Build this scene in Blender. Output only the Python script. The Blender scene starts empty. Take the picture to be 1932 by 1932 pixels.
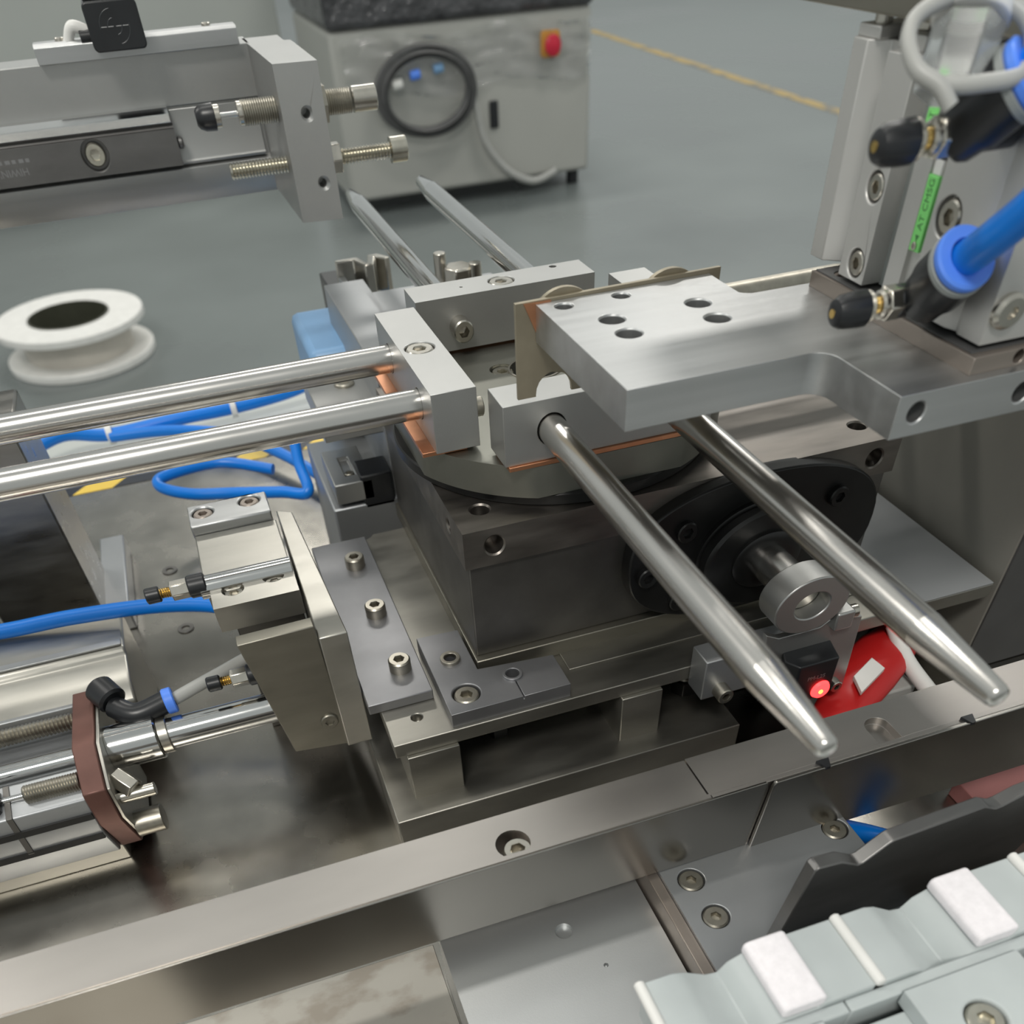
import bpy, bmesh, math, random
from mathutils import Vector, Matrix
random.seed(7)
sc = bpy.context.scene
COL = sc.collection
S = 0.001          # everything below is written in millimetres

# ------------------------------------------------------------------ camera
yaw, pit, rol = 0.28593914, 0.88009433, 0.06736216
cy, sy, cp, sp = math.cos(yaw), math.sin(yaw), math.cos(pit), math.sin(pit)
fwd = Vector((sy*cp, cy*cp, -sp)); rt = Vector((cy, -sy, 0)); dn = fwd.cross(rt)
rt, dn = (math.cos(rol)*rt + math.sin(rol)*dn, -math.sin(rol)*rt + math.cos(rol)*dn)
cam_d = bpy.data.cameras.new('camera'); cam = bpy.data.objects.new('camera', cam_d); COL.objects.link(cam)
up, bk = -dn, -fwd
cam.matrix_world = Matrix(((rt.x, up.x, bk.x, -0.0643643), (rt.y, up.y, bk.y, -0.2810941),
                           (rt.z, up.z, bk.z, 0.1175744), (0, 0, 0, 1)))
cam_d.sensor_width = 36; cam_d.lens = 1544.77/1932*36; cam_d.shift_y = 600/1932
cam_d.clip_start = 0.01; cam_d.clip_end = 60
cam_d.dof.use_dof = True; cam_d.dof.focus_distance = 0.30; cam_d.dof.aperture_fstop = 13.5
sc.camera = cam
# ------------------------------------------------------------------ world, lamps, exposure
w = bpy.data.worlds.new('hall'); sc.world = w; w.use_nodes = True
w.node_tree.nodes['Background'].inputs[0].default_value = (0.80, 0.85, 0.83, 1)
w.node_tree.nodes['Background'].inputs[1].default_value = 0.56
def lamp(name, loc, size, size_y, power, aim=None, col=(1, 0.97, 0.91)):
    d = bpy.data.lights.new(name, 'AREA'); d.shape = 'RECTANGLE'; d.size = size; d.size_y = size_y
    d.energy = power; d.color = col
    o = bpy.data.objects.new(name, d); COL.objects.link(o); o.location = loc
    if aim: o.rotation_euler = (Vector(aim)-Vector(loc)).to_track_quat('-Z', 'Y').to_euler()
    return o
lamp('ceiling_lamp', (-0.85, -1.45, 2.15), 0.75, 0.40, 38, (0, 0, 0))
lamp('ceiling_lamp', (-0.35, 0.75, 2.6), 1.3, 0.16, 12)
lamp('ceiling_lamp', (2.2, 1.9, 2.9), 1.4, 0.25, 34)
lamp('ceiling_lamp', (-2.6, 1.8, 2.9), 1.4, 0.25, 34)
lamp('ceiling_lamp', (0.6, 4.4, 3.0), 1.6, 0.4, 60)
lamp('ceiling_lamp', (4.0, 6.5, 3.2), 1.8, 0.4, 80)
sc.view_settings.view_transform = 'Standard'; sc.view_settings.look = 'None'
sc.view_settings.gamma = 1; sc.view_settings.use_curve_mapping = False
sc.view_settings.exposure = 0.0

# ------------------------------------------------------------------ materials
def M(name, col, metal=0.0, rough=0.5, var=0.10, vs=40, bump=0.0, bs=900, st=(1, 1, 1), rv=0.0, emit=0, trans=0,
      col2=None, spots=0.55, bd=0.00008):
    m = bpy.data.materials.new(name); m.use_nodes = True
    nt = m.node_tree; N = nt.nodes; L = nt.links; b = N['Principled BSDF']
    tc = N.new('ShaderNodeTexCoord'); mp = N.new('ShaderNodeMapping'); mp.inputs['Scale'].default_value = st
    L.new(tc.outputs['Object'], mp.inputs['Vector'])
    no = N.new('ShaderNodeTexNoise'); no.inputs['Scale'].default_value = vs; no.inputs['Detail'].default_value = 5
    L.new(mp.outputs[0], no.inputs['Vector'])
    r = N.new('ShaderNodeValToRGB'); e = r.color_ramp.elements
    e[0].position = 0.3; e[1].position = 0.72
    if col2 is None:
        e[0].color = tuple(c*(1-var) for c in col)+(1,); e[1].color = tuple(min(1, c*(1+var)) for c in col)+(1,)
    else:
        e[0].color = tuple(col)+(1,); e[0].position = spots; e[1].color = tuple(col2)+(1,); e[1].position = spots+0.12
    L.new(no.outputs['Fac'], r.inputs[0]); L.new(r.outputs[0], b.inputs['Base Color'])
    b.inputs['Metallic'].default_value = metal; b.inputs['Roughness'].default_value = rough
    if rv:
        mr = N.new('ShaderNodeMapRange'); mr.inputs['From Min'].default_value = .3; mr.inputs['From Max'].default_value = .7
        mr.inputs['To Min'].default_value = rough-rv; mr.inputs['To Max'].default_value = rough+rv
        L.new(no.outputs['Fac'], mr.inputs['Value']); L.new(mr.outputs[0], b.inputs['Roughness'])
    if bump:
        n2 = N.new('ShaderNodeTexNoise'); n2.inputs['Scale'].default_value = bs; n2.inputs['Detail'].default_value = 3
        L.new(mp.outputs[0], n2.inputs['Vector'])
        bp = N.new('ShaderNodeBump'); bp.inputs['Strength'].default_value = bump; bp.inputs['Distance'].default_value = bd
        L.new(n2.outputs['Fac'], bp.inputs['Height']); L.new(bp.outputs[0], b.inputs['Normal'])
    if emit:
        b.inputs['Emission Color'].default_value = tuple(col)+(1,); b.inputs['Emission Strength'].default_value = emit
    if trans:
        b.inputs['Transmission Weight'].default_value = trans; b.inputs['IOR'].default_value = 1.4
    return m
ANOD = M('anodised_aluminium', (0.435, 0.435, 0.425), 0.85, 0.40, 0.05, 30, 0.30, 2600)
ANOD2 = M('grey_anodised', (0.40, 0.41, 0.42), 0.8, 0.42, 0.06, 30, 0.2, 2600)
MILL = M('milled_aluminium', (0.48, 0.485, 0.485), 0.92, 0.37, 0.12, 25, 0.5, 700, (0.25, 6, 6), 0.06)
FLYC = M('flycut_aluminium', (0.66, 0.67, 0.66), 0.95, 0.36, 0.12, 25, 0.22, 350, (5, 0.5, 0.5), 0.08)
ROD = M('ground_steel', (0.60, 0.585, 0.56), 1.0, 0.22, 0.03, 40, 0, 900, (1, 4, 4), 0.02)
ROD2 = M('ground_steel_long', (0.60, 0.58, 0.55), 1.0, 0.25, 0.03, 40, 0, 900, (4, 1, 4), 0.02)
CHROME = M('chrome', (0.62, 0.62, 0.61), 1.0, 0.12, 0.03)
STAIN = M('stainless', (0.33, 0.32, 0.30), 1.0, 0.33, 0.16, 35, 0.12, 300, (1, 5, 5), 0.08)
RAIL = M('stainless_rail', (0.42, 0.395, 0.37), 1.0, 0.38, 0.05, 14, 0.08, 500, (1.2, 4, 4), 0.02)
RAILF = M('shaded_rail_front', (0.34, 0.325, 0.30), 1.0, 0.25, 0.06, 14, 0.03, 500, (1, 4, 1), 0.02)  # the rail's steel, smoother; dark front reflections put into a darker colour
LIGHTP = M('light_grey_plate', (0.34, 0.35, 0.36), 0.3, 0.5, 0.05, 20)
PANEL = M('olive_panel', (0.33, 0.32, 0.285), 0.25, 0.5, 0.12, 12, 0.05, 500)
CYLM = M('pale_cylinder', (0.60, 0.59, 0.57), 0.6, 0.42, 0.04, 30, 0.25, 2600)
COVER = M('pale_cover', (0.50, 0.51, 0.51), 0.85, 0.42, 0.04, 30, 0.2, 2600)
STAINED = M('stained_sheet', (0.40, 0.38, 0.34), 0.8, 0.5, 0.1, 45, 0.05, 300, (1, 1.6, 1), col2=(0.30, 0.27, 0.23), spots=0.52)
TABLE = M('table_sheet', (0.31, 0.295, 0.265), 1.0, 0.25, 0.16, 30, 0.05, 200, (1, 1, 1), 0.06)
GEAR = M('gearbox_steel', (0.23, 0.21, 0.19), 0.95, 0.40, 0.22, 35, 0.15, 500, (1, 4, 4), 0.06)
GEARD = M('gearbox_dark', (0.165, 0.158, 0.148), 0.9, 0.42, 0.2, 45, 0.12, 700)
TURN = M('turntable_steel', (0.24, 0.24, 0.21), 0.9, 0.42, 0.1, 40, 0.12, 900)
PLATE = M('base_plate_steel', (0.33, 0.318, 0.285), 0.95, 0.42, 0.15, 28, 0.12, 600, (1, 3, 3), 0.06)
CLAMP = M('blued_clamp', (0.28, 0.28, 0.29), 0.85, 0.45, 0.12, 45, 0.1, 700)
OLIVE = M('olive_plate', (0.27, 0.255, 0.215), 0.9, 0.4, 0.1, 40, 0.12, 500, (1, 1, 4))
TAN = M('tan_sheet', (0.33, 0.29, 0.215), 0.7, 0.45, 0.14, 60, 0.12, 900)
TAUPE = M('taupe_plate', (0.33, 0.285, 0.25), 0.75, 0.40, 0.06, 60, 0.1, 900)
COPPER = M('copper', (0.72, 0.34, 0.19), 1.0, 0.36, 0.22, 60, 0.1, 900)
RUST = M('red_oxide', (0.15, 0.072, 0.058), 0.5, 0.45, 0.2, 60, 0.15, 900)
NICK = M('nickel_screw', (0.56, 0.53, 0.47), 1.0, 0.26, 0.08, 200, 0.05, 1500)
DULLS = M('dull_screw', (0.40, 0.375, 0.32), 1.0, 0.38, 0.15, 200, 0.1, 1500)
ZINC = M('yellow_zinc', (0.55, 0.525, 0.45), 1.0, 0.27, 0.1, 200)
BRASS = M('brass', (0.72, 0.50, 0.18), 1.0, 0.25, 0.08, 200)
BLACK = M('black_plastic', (0.014, 0.015, 0.017), 0, 0.34, 0.2, 100, 0.05, 1500)
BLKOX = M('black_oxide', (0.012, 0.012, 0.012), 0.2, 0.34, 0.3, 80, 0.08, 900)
DARK = M('recess_shade', (0.02, 0.02, 0.02), 0.4, 0.5)  # shade of recesses given as a colour
DKSH = M('dark_sheet', (0.20, 0.195, 0.19), 0.9, 0.38, 0.12, 40, 0.06, 500, (1, 1, 3))
DKGR = M('dark_grey_paint', (0.10, 0.10, 0.10), 0.3, 0.45)
BLUE = M('hose_blue', (0.0, 0.19, 0.72), 0, 0.33, 0.05)
RING = M('collet_blue', (0.10, 0.27, 0.92), 0, 0.4, 0.05)
LBLUE = M('motor_blue', (0.20, 0.37, 0.60), 0, 0.4, 0.06)
GREYP = M('grey_plastic', (0.30, 0.32, 0.31), 0, 0.4)
GREEN = M('green_switch', (0.26, 0.80, 0.22), 0, 0.35, 0.05)
INK = M('dark_green_print', (0.06, 0.22, 0.06), 0, 0.5, 0.05)
ETCH = M('etched_mark', (0.30, 0.30, 0.30), 0.6, 0.5, 0.05)
LINEM = M('moulded_line', (0.055, 0.06, 0.065), 0, 0.35, 0.05)
WHITEP = M('white_plastic', (0.80, 0.79, 0.76), 0, 0.45, 0.05)
PALE = M('pale_plastic', (0.53, 0.57, 0.57), 0, 0.38, 0.05, 60, 0.1, 700, trans=0.08)
FELT = M('white_felt', (0.90, 0.86, 0.885), 0, 0.85, 0.05, 500, 0.5, 900)
CLEAR = M('clear_plastic', (0.80, 0.82, 0.81), 0, 0.15, 0.03, trans=0.85)
GREYH = M('grey_hose', (0.42, 0.42, 0.40), 0, 0.4, 0.05)
RED = M('red_vinyl', (0.50, 0.015, 0.015), 0, 0.35, 0.1)
LED = M('red_led', (1.0, 0.02, 0.02), 0, 0.4, 0, emit=7)
LEDO = M('orange_led', (1.0, 0.30, 0.03), 0, 0.4, 0, emit=8)
PAINT = M('cabinet_paint', (0.43, 0.43, 0.40), 0, 0.4, 0.03, 5)
PAINTG = M('grey_green_paint', (0.46, 0.48, 0.455), 0, 0.45, 0.03, 3)
CABTOP = M('dark_glossy_wrap', (0.09, 0.09, 0.095), 0.2, 0.18, 0.4, 14, 1.0, 22, bd=0.02)
WRAP = M('stretch_wrap', (0.9, 0.9, 0.9), 0, 0.08, 0.02, 12, 1.0, 14, (0.6, 1, 3), trans=0.95, bd=0.01)
FLOOR = M('epoxy_floor', (0.165, 0.185, 0.183), 0, 0.30, 0.20, 0.9, 0.05, 3, (1, 1, 1), 0.09)
TAPE = M('worn_yellow_tape', (0.40, 0.29, 0.11), 0, 0.5, 0.1, 7.0, col2=(0.17, 0.17, 0.155), spots=0.50)
YELL = M('yellow_tape', (0.75, 0.52, 0.07), 0, 0.4, 0.06)
BROWN = M('brown_post', (0.12, 0.10, 0.09), 0, 0.5)
PINK = M('pink_block', (0.40, 0.17, 0.16), 0.1, 0.45, 0.1)
BEIGE = M('beige_aluminium', (0.44, 0.425, 0.385), 0.9, 0.36, 0.10, 30, 0.1, 400, (1, 4, 4), 0.05)

# ------------------------------------------------------------------ geometry helpers (mm)
def frame(d):
    d = Vector(d).normalized(); a = Vector((0, 0, 1)) if abs(d.z) < .9 else Vector((0, 1, 0))
    u = a.cross(d).normalized(); return u, d.cross(u), d
def sq(g, zc, k=.78):
    for v in g.bm.verts: v.co.z = zc+(v.co.z-zc)*k
    return g
class G:
    def __init__(s): s.bm = bmesh.new()
    def poly3(s, vs, fs):
        v = [s.bm.verts.new(p) for p in vs]
        for f in fs:
            try: s.bm.faces.new([v[i] for i in f])
            except ValueError: pass
        return s
    def box(s, x0, x1, y0, y1, z0, z1):
        return s.prism([(x0, y0), (x1, y0), (x1, y1), (x0, y1)], 'z', z0, z1)
    def prism(s, poly, ax, a, b):
        f = {'z': lambda u, v, t: (u, v, t), 'y': lambda u, v, t: (u, t, v), 'x': lambda u, v, t: (t, u, v)}[ax]
        n = len(poly)
        return s.poly3([f(u, v, a) for u, v in poly]+[f(u, v, b) for u, v in poly],
                [list(range(n))[::-1], list(range(n, 2*n))]+[[i, (i+1) % n, n+(i+1) % n, n+i] for i in range(n)])
    def lathe(s, p, d, prof, n=28, sq=0):
        u, v, d = frame(d); p = Vector(p); vs = []; fs = []
        for t, r in prof:
            for i in range(n):
                a = 2*math.pi*i/n
                vs.append(p+d*t+(u*math.cos(a)+v*math.sin(a))*r)
        m = len(prof)
        for j in range(m-1):
            for i in range(n):
                fs.append([j*n+i, j*n+(i+1) % n, (j+1)*n+(i+1) % n, (j+1)*n+i])
        if prof[0][1] > 1e-6 : fs.append(list(range(n))[::-1])
        if prof[-1][1] > 1e-6 : fs.append(list(range((m-1)*n, m*n)))
        s.poly3(vs, fs); return s
    def cyl(s, p0, p1, r, r2=None, n=28, c=0):
        p0 = Vector(p0); p1 = Vector(p1); h = (p1-p0).length; r2 = r if r2 is None else r2
        pr = [(0, r), (h, r2)] if not c else [(0, r-c), (c, r), (h-c, r2), (h, r2-c)]
        return s.lathe(p0, p1-p0, pr, n)
    def ring(s, p0, p1, ro, ri, n=32):
        p0 = Vector(p0); p1 = Vector(p1); h = (p1-p0).length; u, v, d = frame(p1-p0); vs = []; fs = []
        for t, r in ((0, ro), (h, ro), (h, ri), (0, ri)):
            for i in range(n):
                a = 2*math.pi*i/n; vs.append(p0+d*t+(u*math.cos(a)+v*math.sin(a))*r)
        for j in range(4):
            for i in range(n):
                k = (j+1) % 4; fs.append([j*n+i, j*n+(i+1) % n, k*n+(i+1) % n, k*n+i])
        s.poly3(vs, fs); return s
    def tube(s, pts, r, n=12, sub=8, closed=False):
        P = [Vector(p) for p in pts]; Q = []; m = len(P)
        if m == 2 : Q = P
        else:
            for i in range(m-1):
                a, b, c, d = P[max(i-1, 0)], P[i], P[i+1], P[min(i+2, m-1)]
                for k in range(sub):
                    t = k/sub
                    Q.append(.5*((2*b)+(c-a)*t+(2*a-5*b+4*c-d)*t*t+(3*b-a-3*c+d)*t**3))
            Q.append(P[-1])
        u = None; vs = []; fs = []
        for i, q in enumerate(Q):
            d = (Q[min(i+1, len(Q)-1)]-Q[max(i-1, 0)]).normalized()
            if u is None: u = frame(d)[0]
            u = (u-d*u.dot(d)).normalized(); v = d.cross(u)
            for k in range(n):
                a = 2*math.pi*k/n; vs.append(q+(u*math.cos(a)+v*math.sin(a))*r)
        for i in range(len(Q)-1):
            for k in range(n): fs.append([i*n+k, i*n+(k+1) % n, (i+1)*n+(k+1) % n, (i+1)*n+k])
        fs.append(list(range(n))[::-1]); fs.append(list(range((len(Q)-1)*n, len(Q)*n)))
        s.poly3(vs, fs); return s
    def thread(s, p0, p1, r, pitch=0.8, depth=0.45, n=20):
        p0 = Vector(p0); p1 = Vector(p1); L = (p1-p0).length; k = int(L/pitch); pr = [(0, r-depth)]
        for i in range(k): pr += [((i+.5)*pitch, r), ((i+1)*pitch, r-depth)]
        return s.lathe(p0, p1-p0, pr, n)
    def hexp(s, p0, p1, r):
        return s.lathe(p0, Vector(p1)-Vector(p0), [(0, r), ((Vector(p1)-Vector(p0)).length, r)], 6)
BASE = {}
def mesh_of(g, mat, base, smooth=True):
    bmesh.ops.recalc_face_normals(g.bm, faces=g.bm.faces)
    me = bpy.data.meshes.new('m'); g.bm.to_mesh(me); g.bm.free()
    return me
def cutmesh(me, cutters):
    o = bpy.data.objects.new('t', me); COL.objects.link(o); cs = []
    for g in cutters:
        bmesh.ops.recalc_face_normals(g.bm, faces=g.bm.faces)
        cm = bpy.data.meshes.new('c'); g.bm.to_mesh(cm); g.bm.free()
        c = bpy.data.objects.new('c', cm); COL.objects.link(c); cs.append(c)
        m = o.modifiers.new('b', 'BOOLEAN'); m.operation = 'DIFFERENCE'; m.object = c; m.solver = 'EXACT'
    dg = bpy.context.evaluated_depsgraph_get()
    new = bpy.data.meshes.new_from_object(o.evaluated_get(dg))
    for x in cs+[o]: bpy.data.objects.remove(x)
    return new
def obj(name, g, mat, parent=None, cut=None, bev=0.25, sm=35, tag=None, label=None, seg=2):
    me = mesh_of(g, mat, None)
    if cut: me = cutmesh(me, cut if isinstance(cut, list) else [cut])
    if parent is None:
        xs = [v.co.x for v in me.vertices]; ys = [v.co.y for v in me.vertices]; zs = [v.co.z for v in me.vertices]
        base = Vector(((min(xs)+max(xs))/2, (min(ys)+max(ys))/2, min(zs)))
    else: base = BASE[parent.name]
    for v in me.vertices: v.co = (v.co-base)*S
    me.materials.clear(); me.materials.append(mat); me.name = name
    o = bpy.data.objects.new(name, me); COL.objects.link(o)
    if parent is None: o.location = base*S
    else: o.parent = parent
    BASE[o.name] = base
    for p in me.polygons: p.use_smooth = True
    me.set_sharp_from_angle(angle=math.radians(sm))
    if bev:
        m = o.modifiers.new('edge', 'BEVEL'); m.width = bev*S; m.segments = seg; m.limit_method = 'ANGLE'
        m.angle_limit = math.radians(40); m.harden_normals = False
    if tag: o['label'], o['category'] = tag[:2]
    if tag and len(tag) > 2: o['group'] = tag[2]
    if label: o['label'] = label
    return o
def thing(name, label, cat, base, group=None):
    o = bpy.data.objects.new(name, None); COL.objects.link(o); o.location = Vector(base)*S
    o.empty_display_size = 0.01
    o['label'] = label; o['category'] = cat
    if group: o['group'] = group
    BASE[o.name] = Vector(base); return o
SCREWS = {}
def screw(p, d, parent, r=4.2, h=4.5, mat=None, name='screw', hx=0.5, low=False):
    """socket head screw standing on p, pointing along d; shared mesh"""
    mat = mat or NICK; key = (r, h, mat.name, hx)
    if key not in SCREWS:
        n = 24; hr = r*hx; prof = []
        g = G(); vs = []; fs = []
        def ringv(z, rr, hexa=False):
            out = []
            for i in range(n):
                a = 2*math.pi*i/n; q = rr
                if hexa: q = rr*math.cos(math.pi/6)/math.cos((a % (math.pi/3))-math.pi/6)
                out.append((q*math.cos(a), q*math.sin(a), z))
            return out
        c = r*.12
        rows = [ringv(0, r), ringv(h-c, r), ringv(h, r-c), ringv(h, hr*1.08, True), ringv(h-.3, hr, True), ringv(h*.35, hr, True)]
        for row in rows: vs += row
        for j in range(len(rows)-1):
            for i in range(n): fs.append([j*n+i, j*n+(i+1) % n, (j+1)*n+(i+1) % n, (j+1)*n+i])
        vs.append((0, 0, h*.25)); k = len(vs)-1; b = (len(rows)-1)*n
        for i in range(n): fs.append([b+i, b+(i+1) % n, k])
        fs.append(list(range(n))[::-1])
        g.poly3([Vector(v) for v in vs], fs)
        me = mesh_of(g, mat, None)
        for v in me.vertices: v.co *= S
        me.materials.append(mat)
        for p_ in me.polygons: p_.use_smooth = True
        me.set_sharp_from_angle(angle=math.radians(35)); SCREWS[key] = me
    o = bpy.data.objects.new(name, SCREWS[key]); COL.objects.link(o); o.parent = parent
    o.location = (Vector(p)-BASE[parent.name])*S
    o.rotation_euler = Vector(d).to_track_quat('Z', 'Y').to_euler(); BASE[o.name] = BASE[parent.name]
    return o
def hole(p, d, r, depth):  # cutter
    p = Vector(p); d = Vector(d).normalized(); return G().cyl(p+d*1.0, p-d*depth, r, n=28)
def chole(p, d, r, depth, c=.6):
    p = Vector(p); d = Vector(d).normalized()
    return G().lathe(p+d*.5, -d, [(0, r+c+.5), (.5+c, r), (depth, r)], 28)
def text(s, size, mtx, mat, parent, name='lettering', ext=0.03):
    cu = bpy.data.curves.new('t', 'FONT'); cu.body = s; cu.size = size; cu.extrude = ext; cu.align_x = 'CENTER'; cu.align_y = 'CENTER'
    o = bpy.data.objects.new('t', cu); COL.objects.link(o)
    me = bpy.data.meshes.new_from_object(o.evaluated_get(bpy.context.evaluated_depsgraph_get()))
    bpy.data.objects.remove(o); base = BASE[parent.name]
    for v in me.vertices: v.co = (mtx @ v.co-base)*S
    me.materials.clear(); me.materials.append(mat)
    q = bpy.data.objects.new(name, me); COL.objects.link(q); q.parent = parent; BASE[q.name] = base; return q
def struct(o):
    o['kind'] = 'structure'
    return o
def rrect(x0, x1, y0, y1, r, n=4):
    out = []
    for cx, cy_, a0 in ((x1-r, y1-r, 0), (x0+r, y1-r, 90), (x0+r, y0+r, 180), (x1-r, y0+r, 270)):
        for i in range(n+1):
            a = math.radians(a0+90*i/n); out.append((cx+r*math.cos(a), cy_+r*math.sin(a)))
    return out
def mtx(o, x, y):
    x = Vector(x).normalized(); y = Vector(y).normalized(); z = x.cross(y)
    return Matrix(((x.x, y.x, z.x, o[0]), (x.y, y.y, z.y, o[1]), (x.z, y.z, z.z, o[2]), (0, 0, 0, 1)))
X, Y, Z = Vector((1, 0, 0)), Vector((0, 1, 0)), Vector((0, 0, 1))

# ================================================================== SETTING
FZ = -800
struct(obj('floor', G().box(-6000, 12000, -3000, 18000, FZ-50, FZ), FLOOR, bev=0))
struct(obj('trim_1', G().prism([(3085, 3400), (3155, 3400), (3255, 9500), (3180, 9500)], 'z', FZ, FZ+1.5), TAPE, bev=0))
# ================================================================== MACHINE TABLE
tb = thing('machine_table', 'stainless machine table with mottled worn top carrying the whole indexing station', 'table', (0, 50, FZ))
obj('table_top', G().box(-700, 700, -420, 445, -162, -150), TABLE, tb, bev=1)
obj('front_sheet', G().box(-690, -49, -415, -112, -150, -149), STAINED, tb, bev=.2, label='stained dull sheet under the rail')
obj('cabinet_base', G().box(-660, 660, -380, 410, FZ+60, -162), PAINT, tb, bev=3)
for lx in (-620, 620):
    for ly in (-340, 370): obj('foot', G().cyl((lx, ly, FZ), (lx, ly, FZ+60), 22), BLACK, tb, bev=1)
obj('back_strip', G().box(-690, 690, 326, 444, -150, -149.2), PAINTG, tb, bev=.2, label='pale grey painted strip behind the hazard tape')
for i in range(9):     # hazard tape along the back of the table, each dash a strip
    x0 = -232+i*52
    obj('hazard_tape', G().prism([(x0, 312), (x0+26, 312), (x0+36, 324), (x0+10, 324)], 'z', -150, -149.7), YELL, tb, bev=0, label='yellow hazard tape dash')
    obj('hazard_tape', G().prism([(x0+26, 312), (x0+52, 312), (x0+62, 324), (x0+36, 324)], 'z', -150, -149.7), BLACK, tb, bev=0, label='black hazard tape dash')

# ================================================================== GEARBOX + TURNTABLE
gb = thing('gearbox', 'dark steel indexing gearbox block with worn copper coloured corner under the round turntable', 'gearbox', (90, 40, -99.5))
hs = [chole((11, -11, -37.5), Z, 3.6, 12), chole((169.6, -11, -37.5), Z, 3.6, 12), chole((11.6, -25, -44.3), -Y, 3.6, 12),
      chole((170.4, -25, -44.8), -Y, 3.6, 12), chole((0, -5, -44.5), -X, 2.6, 10)]
obj('top_flange', G().box(0, 181, -25, 108, -52, -37.5), GEAR, gb, hs, bev=.5)
obj('housing', G().box(1.5, 179, -23.5, 106, -92.5, -52), GEARD, gb, bev=.6)
obj('foot_plate', G().box(0.5, 181, -27, 108, -99.5, -92.5), OLIVE, gb, bev=.4)
obj('bearing_ring', G().cyl((58.5, 41, -37.6), (58.5, 41, -33), 64.5, n=72, c=.6), BLKOX, gb, bev=0)
# input side: black bearing flange, stepped boss, shaft
pts = []
for i in range(56):
    a = 2*math.pi*i/56; c_, s_ = math.cos(a), math.sin(a)
    pts.append((118.5+55*math.copysign(abs(c_)**.92, c_), -66.2+29.5*math.copysign(abs(s_)**.80, s_)))
fl = obj('bearing_flange', G().prism(pts, 'y', -30.5, -23.0), BLKOX, gb, bev=.8)
ax = (118.5, 0, -68)
def on(y): return (ax[0], y, ax[2])
obj('boss', sq(G().lathe(on(-30), -Y, [(0, 27), (2.5, 27), (3, 25.5), (4, 25.5), (4.5, 26.5), (8, 26.5), (9, 25)], 56), -68), BLKOX, fl, bev=0)
obj('seal_cap', sq(G().lathe(on(-39), -Y, [(0, 15), (1.2, 15), (1.8, 13.8), (1.9, 10)], 40), -68), BLKOX, fl, bev=0)
for bx, bz in ((152, -53), (86, -53), (86, -83.5), (150, -82), (71, -69)):
    screw((bx, -30.5, bz), -Y, gb, 4.2, 2.6, BLKOX, 'flange_bolt')
obj('input_shaft', sq(G().lathe(on(-38), -Y, [(0, 9.3), (2, 9.3), (2.4, 7.8), (24, 7.8), (27, 7.6)], 36), -68, .85), ROD2, gb, bev=0)

sc_ = thing('shaft_collar', 'silver sandblasted clamp collar on the end of the input shaft', 'collar', (118.5, -67, -84))
obj('collar_ring', sq(G().ring(on(-61), on(-73), 15.6, 7.4, 48), -69, .76), ANOD, sc_, bev=.5)
obj('bore_plug', sq(G().cyl(on(-66), on(-63), 7.3), -69, .76), NICK, sc_, bev=.3)
fg = obj('switch_flag', G().prism([(104, -80), (110, -83), (128, -83), (139, -76), (142, -82), (147, -83), (149, -118), (132, -118), (120, -98), (106, -93)], 'y', -69.5, -66.5), ANOD, sc_, bev=.3)
obj('clamp_ear', G().box(132, 140, -73, -63, -84, -76), ANOD, sc_, bev=.8)
screw((140, -69.5, -79), X, sc_, 2.6, 3, NICK); screw((136.5, -66, -72), Z, sc_, 2.4, 4, NICK)

tt = thing('turntable', 'round dark grey steel turntable disc with four flats on top of the gearbox', 'turntable', (58.5, 41, -33))
cx, cy0, R, A = 58.5, 41, 67.3, 61.2
pts = []; h = math.asin(A/R); g0 = math.acos(A/R)
for q in range(4):
    a0 = q*math.pi/2+g0; a1 = (q+1)*math.pi/2-g0
    for i in range(13):
        a = a0+(a1-a0)*i/12; pts.append((cx+R*math.cos(a), cy0+R*math.sin(a)))
td = obj('disc', G().prism(pts, 'z', -33, -21.6), TURN, tt,
         [hole((58.5, 58, -21.6), Z, 10.5, 7), hole((46, 63, -21.6), Z, 5.4, 6), hole((72, 20, -21.6), Z, 5.4, 6)], bev=.5)
obj('hole_shade', G().cyl((58.5, 58, -28.6), (58.5, 58, -28.0), 10), DARK, td, bev=0)  # dark disc paints the shade at the bottom of the hole
obj('hole_rim', G().ring((58.5, 58, -22), (58.5, 58, -21.2), 11.2, 10.4, 40), NICK, td, bev=0)
screw((46, 63, -27.5), Z, tt, 4.6, 5.2, ZINC); screw((72, 20, -27.5), Z, tt, 4.6, 5.2, ZINC)

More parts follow.
